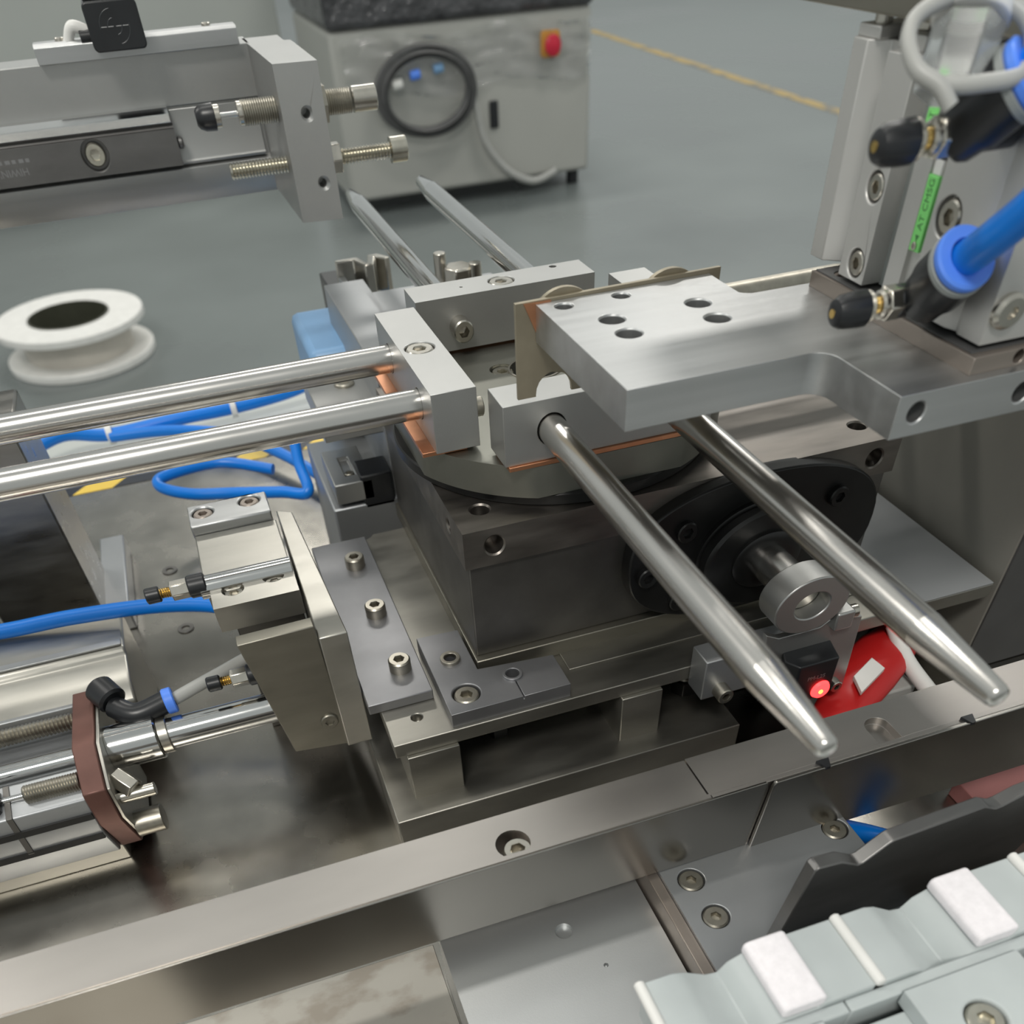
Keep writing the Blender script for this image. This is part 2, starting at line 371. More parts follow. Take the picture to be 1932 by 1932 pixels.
# four rod holders in a pinwheel, each with two rods, on copper shims
def holder(label, body, cutters, rods, rodmat, screws, shim, base, extra=None):
    t = thing('rod_holder', label, 'rod holder', base, 'rod holders of the turntable')
    bl = obj('holder_block', G().box(*body), ANOD, t, cutters, bev=.45)
    for p0, p1 in rods:
        p0 = Vector(p0); p1 = Vector(p1); L = (p1-p0).length
        obj('rod', G().lathe(p0, p1-p0, [(0, 4.9), (L-27, 4.9)], 48).lathe(p0, p1-p0, [(L-27, 4.9), (L-1.6, 2.9), (L-.5, 2.6), (L, 1.7)], 48), rodmat, t, bev=0, sm=50)
    for p, d, r, hh, m in screws: screw(p, d, t, r, hh, m)
    if shim: obj('copper_shim', G().box(*shim), COPPER, t, bev=.12)
    return t
G_ = 'x'
holder('sandblasted holder block carrying two long polished rods pointing left', (0, 16.2, 0, 82, -20, 0),
       [chole((7.4, 41, 0), Z, 5.6, 7, .3), hole((0, 19, -10), -X, 5.15, 13), hole((0, 63, -10), -X, 5.15, 13)],
       [((12, 19, -10), (-330, 19, -10)), ((12, 63, -10), (-330, 63, -10))], ROD,
       [((7.4, 41, -6.5), Z, 5.25, 6.3, NICK), ((16.2, 4.5, -8.5), X, 3.2, 3.0, DULLS), ((16.2, 42, -9), X, 3.2, 3.0, DULLS)],
       (-4.6, 12, 2.4, 81, -21.5, -20), (7, 41, -21.5))
holder('sandblasted holder block carrying two tapered rods pointing to the viewer', (19, 97, -19.3, -3.4, -20, 0),
       [hole((36.2, -19.3, -10), -Y, 5.3, 13), hole((80.2, -19.3, -10), -Y, 5.3, 13), chole((58, -11.4, 0), Z, 5.6, 7, .3)],
       [((36.2, -7, -10), (36.2, -184, -10)), ((80.2, -7, -10), (80.2, -184, -10))], ROD2,
       [((58, -11.4, -6.5), Z, 5.25, 6.3, NICK)], (20.2, 97, -20.3, -5, -21.5, -20), (58, -11, -21.5))
holder('sandblasted holder block at the back carrying two glossy wrapped rods pointing away', (17.8, 96.2, 86, 104, -20, 0),
       [chole((57.5, 95, 0), Z, 5.6, 7, .3), hole((83, 101, 0), Z, 1.6, 5), hole((40, 95, 0), Z, .7, 4)],
       [((36.2, 96, -10), (36.2, 306, -10)), ((80.2, 96, -10), (80.2, 312, -10))], CHROME,
       [((57.5, 95, -6.5), Z, 5.25, 6.3, NICK), ((35.5, 86, -11.2), -Y, 4.3, 7, NICK), ((80, 86, -11.2), -Y, 4.3, 7, NICK)],
       (19, 95, 91, 103, -21.5, -20), (57, 95, -21.5))
holder('sandblasted holder block half hidden behind the T shaped plate, rods pointing right', (100.6, 117, 1, 82, -20, 0),
       [chole((109, 41, 0), Z, 5.6, 7, .3)],
       [((112, 19, -10), (226, 19, -10)), ((112, 63, -10), (226, 63, -10))], DULLS,
       [((109, 41, -6.5), Z, 5.25, 6.3, NICK)], (102, 120, 2, 81, -21.5, -20), (109, 41, -21.5))

# ================================================================== T PLATE + SHEET + CYLINDER
def arc(cx, cy_, r, a0, a1, n=6): return [(cx+r*math.cos(math.radians(a0+(a1-a0)*i/n)), cy_+r*math.sin(math.radians(a0+(a1-a0)*i/n))) for i in range(n+1)]
tp = thing('milled_plate', 'bright milled aluminium T shaped plate with six drilled holes over the turntable', 'plate', (110, -65, 17.5))
out = [(31, -19), (31, -85.3)]+arc(83, -90.8, 5.5, 90, 0)[::1]
out = [(31, -19.1), (31, -85.4)]+arc(82.8, -91.1, 5.7, 90, 0)+[(88.5, -117), (215, -117), (215, -41.5), (112, -40.5)]+arc(93.5, -35.2, 5, -90, -150, 4)+[(89.2, -19.1)]
hs = [chole((x, y, 28), Z, r, 14, .45) for x, y, r in ((38.2, -24.4, 2.6), (56.9, -24.1, 2.6), (74.5, -40, 3.7), (74, -52.8, 3.7), (46.8, -40.4, 3.7), (46.9, -51.9, 3.7))]
hs += [chole((94.7, -117, 23.2), -Y, 2.5, 9, .4), chole((126.3, -117, 22.4), -Y, 2.5, 9, .4)]
obj('plate_body', G().prism(out, 'z', 17.5, 28), MILL, tp, hs, bev=.35)
sh = thing('pusher_sheet', 'tan metal sheet with arched slots hung behind the edge of the T shaped plate', 'sheet', (58, -18.4, 1.2))
def slot(x0, x1, zt):
    r = (x1-x0)/2; return [(x1, 1.2)]+[(x0+r+r*math.cos(math.radians(a)), zt-r+r*math.sin(math.radians(a))) for a in range(0, 181, 18)]+[(x0, 1.2)]
s1 = slot(30.8, 43.2, 8.0); s2 = slot(74, 86.4, 8.0)
prof = [(24.6, 28.8), (93.3, 29.2), (93.3, 1.2)]+s2+s1+[(24.6, 1.2)]
obj('sheet', G().prism(prof, 'y', -19.0, -17.6), TAN, sh, bev=.12)
obj('copper_shim', G().prism([(27.3, 28.4), (36, 28.4), (36, 16), (31.4, 19.5)], 'y', -19.45, -19.0), COPPER, sh, bev=0)
for x in (40.9, 76.7):
    obj('washer', G().lathe((x, -17.6, 18.7), Y, [(0, 12), (1.6, 12), (2.2, 11.3), (3.4, 6), (3.6, 2)], 48), TAN, sh, bev=0, label='large round washer')

bp = thing('taupe_plate', 'taupe anodised mounting plate with dark top lying on the T shaped plate', 'plate', (165, -78, 28))
obj('plate_body', G().box(110, 215, -114, -42.5, 28, 32), TAUPE, bp, [hole((116, -52, 32), Z, 3.2, 4), hole((124, -114, 30.2), -Y, 1.6, 5)], bev=.25)
obj('dark_top', G().box(111, 214, -111.5, -43.3, 32, 32.4), DKGR, bp, [hole((116, -50.5, 32.4), Z, 3.2, 4)], bev=.05, label='dark top face')

cy = thing('slide_cylinder', 'pale grey pneumatic slide cylinder standing upright at the right edge', 'cylinder', (140, -75, 32.4))
obj('guide_plate', G().prism([(116, -35), (113, -36), (113, -42), (117.5, -46), (117.5, -52), (150, -52), (150, -35)], 'z', 34, 81.5), CYLM, cy, bev=.3)
st = obj('slide_table', G().box(112, 150, -63.6, -52.3, 33.4, 80.5), CYLM, cy,
    [chole((112, -59.3, 54.9), -X, 3.5, 3.5, .3), chole((112, -58.8, 37.6), -X, 3.5, 3.5, .3)], bev=.35)
screw((115, -59.3, 54.9), -X, cy, 2.9, 2.8, NICK); screw((115, -58.8, 37.6), -X, cy, 2.9, 2.8, NICK)
obj('body', G().prism([(113, -71), (113, -77), (114.2, -77.4), (114.2, -81.5), (113, -82), (113, -98), (114, -101), (113, -103), (113, -111), (160, -111), (160, -71)], 'z', 33.4, 80), CYLM, cy,
    [chole((113, -87.6, 54.3), -X, 4.4, 3.5, .3), hole((113, -100, 45), -X, 1.2, 3)], bev=.35)
screw((116, -87.6, 54.3), -X, cy, 3.6, 2.8, NICK)
obj('gap_liner', G().box(118, 158, -71.5, -63.4, 33, 78), GREYP, cy, bev=0)
obj('front_screw', sq(G().lathe((117.5, -111, 40.5), -Y, [(0, 4.6), (1.2, 4.6), (2.0, 3.6), (2.0, 1.6), (1.2, 1.5)], 32), 40.5, .85), NICK, cy, bev=0)
obj('end_cap', G().box(114, 150, -45, -36, 81.5, 84), CYLM, cy, bev=.3); obj('end_cap', G().box(116, 150, -60, -50, 80.5, 83.5), CYLM, cy, bev=.3)
obj('guide_rod', G().cyl((118, -40, 83), (118, -40, 86.2), 2.2), NICK, cy, bev=0)
obj('stop_bolt', G().hexp((122, -52, 83.4), (122, -52, 86.2), 3.4), NICK, cy, bev=.3)
ep = obj('tool_plate', G().box(112, 190, -110, 60, 86.2, 92), OLIVE, cy, bev=.5)
sw1 = obj('reed_switch', G().box(112.6, 114, -81.3, -77.6, 45.4, 61), GREEN, cy, bev=.15, label='green translucent switch strip')
obj('switch_cable', G().box(113, 114, -81, -78, 61, 64), WHITEP, sw1, bev=.2); obj('cable_sleeve', G().box(113, 114, -81, -78, 64, 67), BLACK, sw1, bev=.2)
screw((112.6, -79.4, 46.6), -X, sw1, .9, .4, NICK)
sw2 = obj('reed_switch', G().box(112.6, 114, -74.6, -71.2, 66.5, 78), GREEN, cy, bev=.15, label='green translucent switch strip')
obj('status_light', G().box(112.5, 112.7, -74.2, -72.6, 66.2, 67.4), M('pink_light', (1, .3, .25), 0, .4), sw2, bev=0)
tm = lambda z: mtx((112.58, -79.5, z), Z, Y)
text('AT CMSG', 2.5, tm(55.2), INK, sw1); text('AT CM', 2.3, mtx((112.58, -72.9, 72.6), Z, Y), INK, sw2)
obj('arrow_mark', G().prism([(-78.8, 48.9), (-80.2, 48.9), (-79.5, 47.5)], 'x', 112.55, 112.62), INK, sw1, bev=0)

def fitting(name, label, tip, yk, zk, bar0, ring0, hose_pts, grp, k=.82):
    t = thing(name, label, 'fitting', (108, yk, zk-8), grp)
    P = lambda x: (x, yk, zk)
    g = G(); n = 30; vs = []; fs = []
    rows = [(0, 2.2, 0), (.8, 3.6, 0), (3.0, 4.6, .22), (8.0, 5.0, .3), (10.4, 5.0, .1)]
    for tt_, r, f in rows:
        for i in range(n):
            a = 2*math.pi*i/n; rr = r-(f if i % 3 == 0 else 0); vs.append(Vector((tip+tt_*k, yk+k*rr*math.cos(a), zk+k*rr*math.sin(a))))
    for j in range(len(rows)-1):
        for i in range(n): fs.append([j*n+i, j*n+(i+1) % n, (j+1)*n+(i+1) % n, (j+1)*n+i])
    fs += [list(range(n)), list(range((len(rows)-1)*n, len(rows)*n))]
    ncap = obj('needle_cap', g.poly3(vs, fs), BLACK, t, bev=0)
    obj('needle_tip', G().cyl(P(tip-.25), P(tip+.5*k), 1.0), BRASS, ncap, bev=0)
    obj('lock_ring', G().thread(P(tip+10.2*k), P(tip+12.6*k), 4.5*k, .6, .25, 36), NICK, t, bev=0)
    obj('needle_stem', G().thread(P(tip+12.5*k), P(tip+17*k), 2.2*k, .7, .3), BRASS, t, bev=0)
    obj('collar', G().lathe(P(tip+15.5*k), X, [(0, 3.2*k), (.6, 3.9*k), (2, 3.9*k), (2.4, 3.4*k)], 30), NICK, t, bev=0)
    obj('hex_nut', G().hexp(P(tip+17.5*k), P(tip+23*k), 4.9*k), NICK, t, bev=.4)
    obj('elbow', G().cyl(P(tip+21*k), P(113), 4.6*k, c=.6), BLACK, t, bev=0)
    b0 = Vector(bar0); r0 = Vector(ring0); d = (r0-b0).normalized(); L = (r0-b0).length
    brl = obj('barrel', G().lathe(b0-d*3, d, [(0, 5.0), (1.5, 6.0), (L*.45, 6.5), (L*.55, 7.1), (L+1.0, 7.1)], 36), BLACK, t, bev=0)
    obj('grey_ring', G().cyl(r0-d*2.2, r0-d*.6, 7.4, n=40), GREYP, brl, bev=.2)
    obj('release_collet', G().lathe(r0-d*.6, d, [(0, 6.7), (.6, 7.2), (1.8, 7.2), (2.3, 6.6), (2.3, 4.2), (0, 4.1)], 40), RING, brl, bev=0)
    h = obj(name.replace('fitting', 'hose'), G().tube([r0-d*1]+hose_pts, 3.9, 18), BLUE, None, bev=0,
            tag=('bright blue air hose pushed into the '+label.split(' speed')[0]+' elbow fitting', 'hose'))
    return t
fitting('air_fitting', 'lower speed control elbow fitting with ribbed black cap and blue collet', 82, -92.7, 39.6, (106.5, -95.5, 41), (105.3, -105.0, 50.8),
        [(104.3, -110, 54.5), (103.2, -114.8, 58.3), (103, -120, 63.2), (103, -126, 69.5), (104, -134, 78)], 'elbow fittings on the cylinder')
fitting('air_fitting', 'upper speed control elbow fitting, blurred, with smooth black cap near the frame edge', 78, -99, 73.2, (99, -99.5, 74.3), (104.0, -106.5, 82.5),
        [(104, -111.3, 87.4), (104, -117, 93), (105, -124, 100)], 'elbow fittings on the cylinder')
hs_ = obj('hose_coil', G().tube([(86, -109, 80), (84, -106.5, 83), (80.8, -102.6, 85.4), (81, -97.6, 89.4), (85, -95, 92.5), (94.8, -95.2, 94.5), (101.9, -99.8, 92.5),
        (104, -105, 89), (100, -110, 84), (91.8, -108.6, 83), (85, -106, 83)], 1.5, 14), GREYH, None, bev=0, tag=('grey cable loop coiled at the upper right corner', 'cable'))
hx = thing('clear_coupling', 'clear hexagonal plastic coupling inside the grey cable loop', 'coupling', (95, -98, 79))
obj('hex_body', G().hexp((93, -99, 80), (97, -95, 90), 7), CLEAR, hx, bev=.4); obj('hub', G().ring((97, -95, 90), (98.5, -93.5, 93), 7.5, 3.6), WHITEP, hx, bev=.4)
# ================================================================== BASE FRAME
bf = thing('base_frame', 'grey steel base plate on legs that carries the gearbox above the table', 'frame', (92, 20, -150))
obj('base_plate', G().box(-42, 229.5, -54.2, 96, -106, -99.5), PLATE, bf, [hole((-29.5, -41.5, -99.5), Z, 2.2, 4), hole((-22, 100, -99.5), Z, 8, 12)], bev=.4)
obj('side_plate', G().box(182, 229.4, -54, 94, -99.5, -98.8), LIGHTP, bf, bev=.2, label='light grey sheet over the end of the base plate')  # thin lighter sheet laid on the right end of the base plate
obj('plate_ledge', G().box(36, 181.5, -38, 90, -99.5, -98.9), PLATE, bf, bev=.2)
for x0, x1 in ((-38, -17), (52, 70)): obj('leg', G().box(x0, x1, -56, -20, -130, -106), PLATE, bf, bev=.4)
obj('leg', G().box(-40, 70, 60, 90, -130, -106), PLATE, bf, bev=.4)
obj('leg', G().box(205, 226, -30, 80, -150, -106), PLATE, bf, bev=.4)
obj('lower_plate', G().box(-48, 104, -66, 92, -150, -129), PLATE, bf, bev=.5)
obj('spring_bolt', G().thread((6, -30, -122), (6, -30, -106), 4.5, 1.6, .6), DULLS, bf, bev=0); obj('lock_nut', G().hexp((6, -30, -129), (6, -30, -122), 6), BLKOX, bf, bev=.3)
obj('spring_bolt', G().thread((92, -36, -122), (92, -36, -106), 4.5, 1.6, .6), DULLS, bf, bev=0); obj('lock_nut', G().hexp((92, -36, -129), (92, -36, -122), 6), BLKOX, bf, bev=.3)
mo = thing('shade_box', 'added black box standing in for the shade under the base plate', 'motor', (150, 10, -150))  # added box, no real part; its black imitates shade under the plate
obj('shade_body', G().box(112, 200, -25, 85, -150, -107), BLKOX, mo, bev=2); obj('end_cap', G().cyl((156, -25, -128), (156, -33, -128), 18), BLKOX, mo, bev=.5)  # box and round cap both belong to the added shade

ck = thing('corner_clamp', 'L shaped blue grey clamp hooked round the lower corner of the gearbox', 'clamp', (0, -25, -99.5))
obj('clamp_body', G().prism([(-18.2, -2), (-.5, -3), (-.5, -30.5), (30.6, -33.5), (30.6, -52.7), (-18, -52.7)], 'z', -99.5, -93), CLAMP, ck,
    [chole((-9, -42.7, -93), Z, 5.6, 5, .3), hole((-9, -20.8, -93), Z, 2.6, 6), hole((11.3, -39.1, -93), Z, 3.0, 6), G().box(11.0, 11.5, -54, -42, -94.5, -92)], bev=.4)
screw((-9, -42.7, -98), Z, ck, 5.0, 4.6, DULLS)
obj('bushing', G().ring((-9, -20.8, -93.4), (-9, -20.8, -91.6), 4.1, 2.5, 32), DULLS, ck, bev=.2)
obj('bushing', G().ring((11.3, -39.1, -93.4), (11.3, -39.1, -92), 4.0, 2.8, 32), CLAMP, ck, bev=.2)
ab = thing('angle_bracket', 'steel angle bracket with three cap screws along its foot left of the gearbox', 'bracket', (-40, 30, -99.5))
obj('foot_flange', G().box(-46.5, -20.2, -33.5, 88, -99.5, -95), CLAMP, ab, bev=.4)
for x, y in ((-29.8, 64.5), (-29.4, 24.2), (-28.8, -15.8)): screw((x, y, -95), Z, ab, 4.5, 5, DULLS)
obj('upright', G().prism([(-57.5, -24), (-46.8, -24), (-51.5, 70), (-58.0, 74)], 'z', -121, -66), BEIGE, ab, bev=.5)
obj('face_plate', G().prism([(-86, -61.5), (-58, -61), (-56.5, -120.5), (-78.6, -117.6)], 'y', -23, -17), OLIVE, ab, bev=.4)
screw((-62, -23, -106), -Y, ab, 3.6, 1, OLIVE)

gc = thing('compact_cylinder', 'blurred pale compact cylinder with screwed end strips left of the angle bracket', 'cylinder', (-75, 40, -84))
obj('body', G().box(-93.5, -59.2, 23, 62, -84, -63.5), BEIGE, gc, bev=.5)
es = obj('end_strip', G().box(-94, -60.2, 62.5, 80, -66, -59.5), MILL, gc, [hole((-88, 73, -59.5), Z, 4.6, 4), hole((-68, 75, -59.5), Z, 4.6, 4)], bev=.8)
screw((-88, 73, -63), Z, gc, 4.0, 3, TAUPE); screw((-68, 75, -63), Z, gc, 4.0, 3, TAUPE)
obj('end_strip', G().box(-91.5, -58.9, 3.4, 18, -72.5, -62), BEIGE, gc, [hole((-83, 14, -62), Z, 4.4, 3.5), hole((-67, 17, -62), Z, 4.4, 3.5)], bev=.4)
screw((-83, 14, -65), Z, gc, 3.8, 1.5, NICK); screw((-67, 17, -65), Z, gc, 3.8, 1.5, NICK)
obj('tube', G().cyl((-95, 20.5, -62.5), (-59, 20.5, -62.5), 4.4), CHROME, gc, bev=.2)
obj('lower_block', G().box(-88, -59, 34, 60, -150, -84), GEARD, gc, bev=.5)
def needle(name, label, x0, y, z, grp, par=None):
    t = thing(name, label, 'valve', (x0+8, y, z-3), grp)
    obj('needle_cap', G().cyl((x0, y, z), (x0+5.5, y, z), 3.0, c=.5), BLACK, t, bev=0)
    obj('needle_stem', G().thread((x0+5, y, z), (x0+10.5, y, z), 2.0, .8, .3), BRASS, t, bev=0)
    obj('hex_nut', G().hexp((x0+9.5, y, z), (x0+16.5, y, z), 3.8), NICK, t, bev=.4)
    obj('valve_body', G().cyl((x0+16, y, z), (x0+23, y, z), 4.3, c=.6), BLACK, t, bev=0)
needle('needle_valve', 'small needle valve with black cap on the end of the compact cylinder', -115, 20.5, -61, 'needle valves')
needle('needle_valve', 'lower small needle valve with black cap beside the angle bracket face plate', -104, 0, -92, 'needle valves')

# ================================================================== FRONT RAIL, PLATES, PALLETS
rl = thing('front_rail', 'long satin stainless guide rail with a raised front lip, left section', 'rail', (-80, -128, -106))
obj('rail_body', G().prism([(-119.5, -77), (-136.2, -77), (-136.6, -75.6), (-138.2, -75.6), (-138.2, -102), (-136.5, -102.8), (-136.5, -105), (-119.5, -105)], 'x', -340, 43.2), RAIL, rl,
    [hole((-20.5, -132.0, -77), Z, 5.4, 9)], bev=.35)
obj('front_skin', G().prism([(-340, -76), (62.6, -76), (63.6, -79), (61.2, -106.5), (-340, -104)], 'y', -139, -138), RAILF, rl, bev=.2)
screw((-19.5, -133.3, -84), Z, rl, 4.6, 5.5, NICK)
r2 = thing('front_rail', 'right section of the stainless guide rail with a U shaped slot under the rod tips', 'rail', (140, -128, -108))
obj('rail_body', G().prism([(-119, -77), (-136.4, -77), (-136.8, -76), (-138.6, -76), (-138.6, -104), (-119, -104)], 'x', 43.8, 330), RAIL, r2,
    [G().prism([(106, -137)]+[(110.2+4.3*math.cos(math.radians(a)), -129+4.3*math.sin(math.radians(a))) for a in range(180, -1, -20)]+[(114.5, -137)], 'z', -80, -70)], bev=.35)
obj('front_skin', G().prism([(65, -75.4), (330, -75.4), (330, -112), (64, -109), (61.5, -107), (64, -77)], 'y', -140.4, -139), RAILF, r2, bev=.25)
for x in (81, 136): obj('pen_mark', G().prism([(x, -137), (x+4.5, -137), (x+3, -140.7), (x+1.5, -140.7)], 'z', -76.1, -74.9), BLACK, r2, bev=0, label='black pen mark on the rail edge')

np_ = obj('cover_plate', G().box(-48.3, 23.2, -250, -128, -150, -117), COVER, None, [hole((-8, -143, -117), Z, 3, 2), hole((0, -160, -117), Z, .8, 2)], bev=.4,
    tag=('pale grey anodised flat cover plate under the rail at the bottom centre', 'plate'))
mp_ = thing('mount_plate', 'grey anodised mounting plate with three countersunk screws below the rail', 'plate', (62, -160, -150))
obj('plate_body', G().box(28, 98.5, -230, -122, -150, -106.5), ANOD2, mp_,
    [chole((36.6, -145.6, -106.5), Z, 4.6, 4, .2), chole((37.3, -161.4, -106.5), Z, 4.6, 4, .2), chole((92.9, -143.8, -106.5), Z, 4.6, 4, .2)], bev=.5)
obj('edge_strip', G().box(24, 28, -230, -122, -150, -108), TAUPE, mp_, bev=.3)
for x, y in ((36.6, -145.6), (37.3, -161.4), (92.9, -143.8)): screw((x, y, -109.6), Z, mp_, 4.2, 3, DULLS, hx=.42)
obj('hook_sheet', G().prism([(46.4, -108), (51.9, -67.5), (53.0, -66.5), (60.6, -67.4), (67, -71.7), (68.5, -71.4), (75.2, -65.4), (76.6, -64.8), (105.9, -63.0), (108, -64.2), (110.9, -65.8), (113, -65.6),
     (119, -63.3), (150, -61.8), (150, -80), (134.3, -92), (127.5, -112.5), (120, -124), (60, -124), (46.4, -108)][:-1], 'y', -179, -174.6), DKSH, None, bev=.4,
    tag=('dark grey upright sheet with a wavy top edge between rail and pallets', 'sheet'))

P0 = 49.5; PP = 57.1
for k in range(-1, 3):
    x0 = P0+PP*k
    lab = ['pale plastic pallet at the lower left end of the row, mostly outside the frame', 'pale plastic pallet with felt pad at the bottom centre of the picture',
           'pale plastic pallet with felt pad in front of the hook sheet', 'pale plastic pallet at the right end of the row by the frame edge'][k+1]
    t = thing('pallet', lab, 'pallet', (x0+PP/2, -203, -88), 'pallets in the lower right row')
    pr = [(x0+1.6, -70), (x0+9.4, -70), (x0+13, -71.5), (x0+20, -77), (x0+23.5, -78), (x0+26, -74), (x0+30, -72), (x0+PP-17, -72), (x0+PP-16, -70), (x0+PP-1.2, -70), (x0+PP-1.2, -88), (x0+1.6, -88)]
    obj('pallet_body', G().prism(pr, 'y', -213.5, -192.3), PALE, t, bev=.5)
    obj('divider', G().cyl((x0+.2, -192.0, -70), (x0+.2, -213.6, -70), 1.5, c=.4), WHITEP, t, bev=0)
    obj('felt_pad', G().prism(rrect(x0+29.4, x0+PP-15.4, -71.8, -67, 1.6, 4), 'y', -213, -192.2), FELT, t, bev=.7)
    obj('front_ledge', G().box(x0-10, x0+PP-10.4, -217, -213.5, -88, -72), PALE, t, bev=.5)
for k, x in ((0, 53.5), (1, 110.6), (2, -3.5)):
    t = thing('link_tab', ['pale plastic tab with a bright screw at the bottom right', 'pale plastic tab cut by the right frame edge', 'pale plastic tab cut by the bottom frame edge'][k], 'tab', (x+17, -232, -84), 'tabs in front of the pallets')
    obj('tab_body', G().box(x, x+34, -250, -217.3, -75.8, -70), PALE, t, [chole((x+14, -230.5, -70), Z, 5.2, 4, .5)], bev=.6)
    screw((x+14, -230.5, -73.5), Z, t, 4.7, 3, ZINC, hx=.45)
obj('pallet_track', G().box(-150, 260, -256, -220, -96, -76), PALE, None, bev=.5, tag=('pale plastic track strip under the pallets', 'track'))
obj('pallet_beam', G().box(-150, 260, -250, -196, -150, -96), DKSH, None, bev=.5, tag=('dark beam under the pallet track', 'beam'))

# ================================================================== SENSOR AT THE COLLAR, RED POUCH, PANEL
sb = thing('sensor_bracket', 'grey aluminium bracket on the front of the base plate with a small screw', 'bracket', (110, -62, -115))
obj('bracket_body', G().box(82, 122, -66, -54.4, -108, -89), ANOD2, sb, bev=.5)
screw((90, -66, -104.5), -Y, sb, 3.4, 5.5, DULLS)
se = thing('slot_sensor', 'black slot sensor with a lit red lamp under the shaft collar', 'sensor', (128, -70, -117))
obj('sensor_body', G().prism([(111.5, -74), (115, -80), (132.5, -80), (135.5, -68), (131, -66), (115, -66)], 'z', -110, -91), BLACK, se, bev=.6)
text('PM-L25', 2.6, mtx((124, -80.05, -98.5), X, Z), ETCH, se)
obj('indicator_lamp', G().lathe((127.5, -80, -105.5), -Y, [(0, 4.2), (1.2, 3.6), (1.8, 1.8)], 20), LED, se, bev=0, label='glowing red lamp')
obj('indicator_core', G().cyl((126.6, -82.1, -105.2), (126.6, -81.8, -105.2), .9, n=12), LEDO, se, bev=0)
screw((140, -72, -112), -Y, sb, 2.6, 4, NICK)
g = G(); n = 20; vs = []; fs = []
spine = [(134, -84, -126, 9), (150, -74, -123, 11), (166, -64, -121, 12.5), (180, -56, -120, 12), (191, -50, -120, 9.5), (197, -47, -121, 4)]
for (x, y, z, r) in spine:
    for i in range(n):
        a = 2*math.pi*i/n; vs.append((x-.55*r*math.cos(a)*.7, y+r*math.cos(a), z+r*.42*math.sin(a)))
for j in range(len(spine)-1):
    for i in range(n): fs.append([j*n+i, j*n+(i+1) % n, (j+1)*n+(i+1) % n, (j+1)*n+i])
fs += [list(range(n)), list(range((len(spine)-1)*n, len(spine)*n))]
pc = thing('red_pouch', 'red vinyl cable pouch with a white tag behind the rod tips', 'pouch', (165, -64, -150))
obj('pouch_body', g.poly3(vs, fs), RED, pc, bev=0, sm=80)
obj('tag', G().prism([(150, -80), (168, -70.5), (167, -62.5), (153, -70)], 'z', -116.6, -114.6), WHITEP, pc, bev=.2, label='white paper tag')
obj('cradle', G().box(146, 185, -75, -54, -150, -126), GREYH, pc, bev=1)
obj('white_pipe', G().tube([(186, -50, -112), (184, -66, -119), (184, -90, -124), (183, -112, -128)], 3.4, 14), WHITEP, None, bev=0, tag=('white plastic pipe running under the right rod tip', 'pipe'))
up_ = thing('side_panel', 'olive grey upright steel panel box at the right of the base plate', 'panel', (265, 70, -150))
obj('panel_body', G().box(233, 330, -54, 60, -150, -14), PANEL, up_, bev=.6); obj('shaded_front', G().box(233.5, 330, -55, -54, -149.5, -14.5), DKGR, up_, bev=.2)  # thin dark sheet paints the panel's shaded front
bar = obj('back_bar', G().prism([(122, 83.5), (250, 103), (249, 92), (123.5, 73.5)], 'z', -25, -20), OLIVE, None, bev=.5, tag=('olive steel bar behind the T shaped plate', 'bar'))
obj('pink_block', G().box(178, 240, -150, -118, -150, -141), PINK, None, bev=.5, tag=('dull pink block lying on the table under the right rail end', 'block'))
obj('air_hose', G().tube([(106, -118, -136), (108, -132, -126), (114, -143, -121), (121, -152, -120), (140, -166, -128)], 3.8, 14), BLUE, None, bev=0, tag=('blue hose glimpsed beside the mounting plate under the hook sheet', 'hose'))

# ================================================================== LOWER LEFT CYLINDER
gl = thing('guided_cylinder', 'blurred guided cylinder with a red brown end plate at the lower left', 'cylinder', (-190, -6, -140))
obj('end_plate', G().prism([(21, -96), (-14, -95), (-31, -104), (-33, -119), (-25, -141), (-5, -149), (21, -149)], 'x', -157.5, -149), RUST, gl, bev=.5)
obj('end_cover', G().prism([(20, -97), (-13, -96), (-30, -105), (-32, -119), (-24, -140), (-5, -148), (20, -148)], 'x', -149, -147.5), BEIGE, gl, bev=.3)
obj('body', G().prism([(26, -104), (20, -101), (18, -112), (-14, -112), (-16, -103), (-30, -107), (-33, -124), (-28, -140), (26, -140)], 'x', -330, -157.5), ANOD2, gl, bev=.6)
for z0, y0 in ((-126, -33.3), (-116, -32.0)): obj('slot_shade', G().box(-330, -158, y0, y0+3, z0, z0+3), DARK, gl, bev=0)  # dark strips paint the shade of grooves that are not cut
for x0 in (-186, -214, -250): obj('clamp_band', G().prism([(-14.2, -111.7), (-16.4, -102.6), (-30.4, -106.6), (-33.4, -124), (-30.4, -124), (-28, -108), (-17, -105), (-15, -111.8)], 'x', x0, x0+2.2), GEARD, gl, bev=.1)
obj('guide_bar', G().cyl((-330, -6, -106), (-157, -6, -106), 4.0), CHROME, gl, bev=0)
obj('adjust_screw', G().thread((-330, 14.5, -104), (-157.5, 14.5, -104), 3.6, 1.5, .7), DULLS, gl, bev=0)
obj('shock_body', G().thread((-178, -22.5, -104), (-157.5, -22.5, -104), 3.8, 1, .4), DULLS, gl, bev=0)
obj('shock_pin', G().cyl((-188, -22.5, -104), (-177, -22.5, -104), 1.2), CHROME, gl, bev=0)
obj('shock_cap', G().cyl((-200, -22.5, -104), (-187, -22.5, -104), 5.5, c=1.2), BLACK, gl, bev=0)
obj('rod_gland', G().cyl((-148, -4, -107.5), (-128, -4, -107.5), 9, c=.6), CHROME, gl, bev=0)
obj('gland_ring', G().cyl((-128, -4, -107.5), (-124, -4, -107.5), 7.5), NICK, gl, bev=.3)
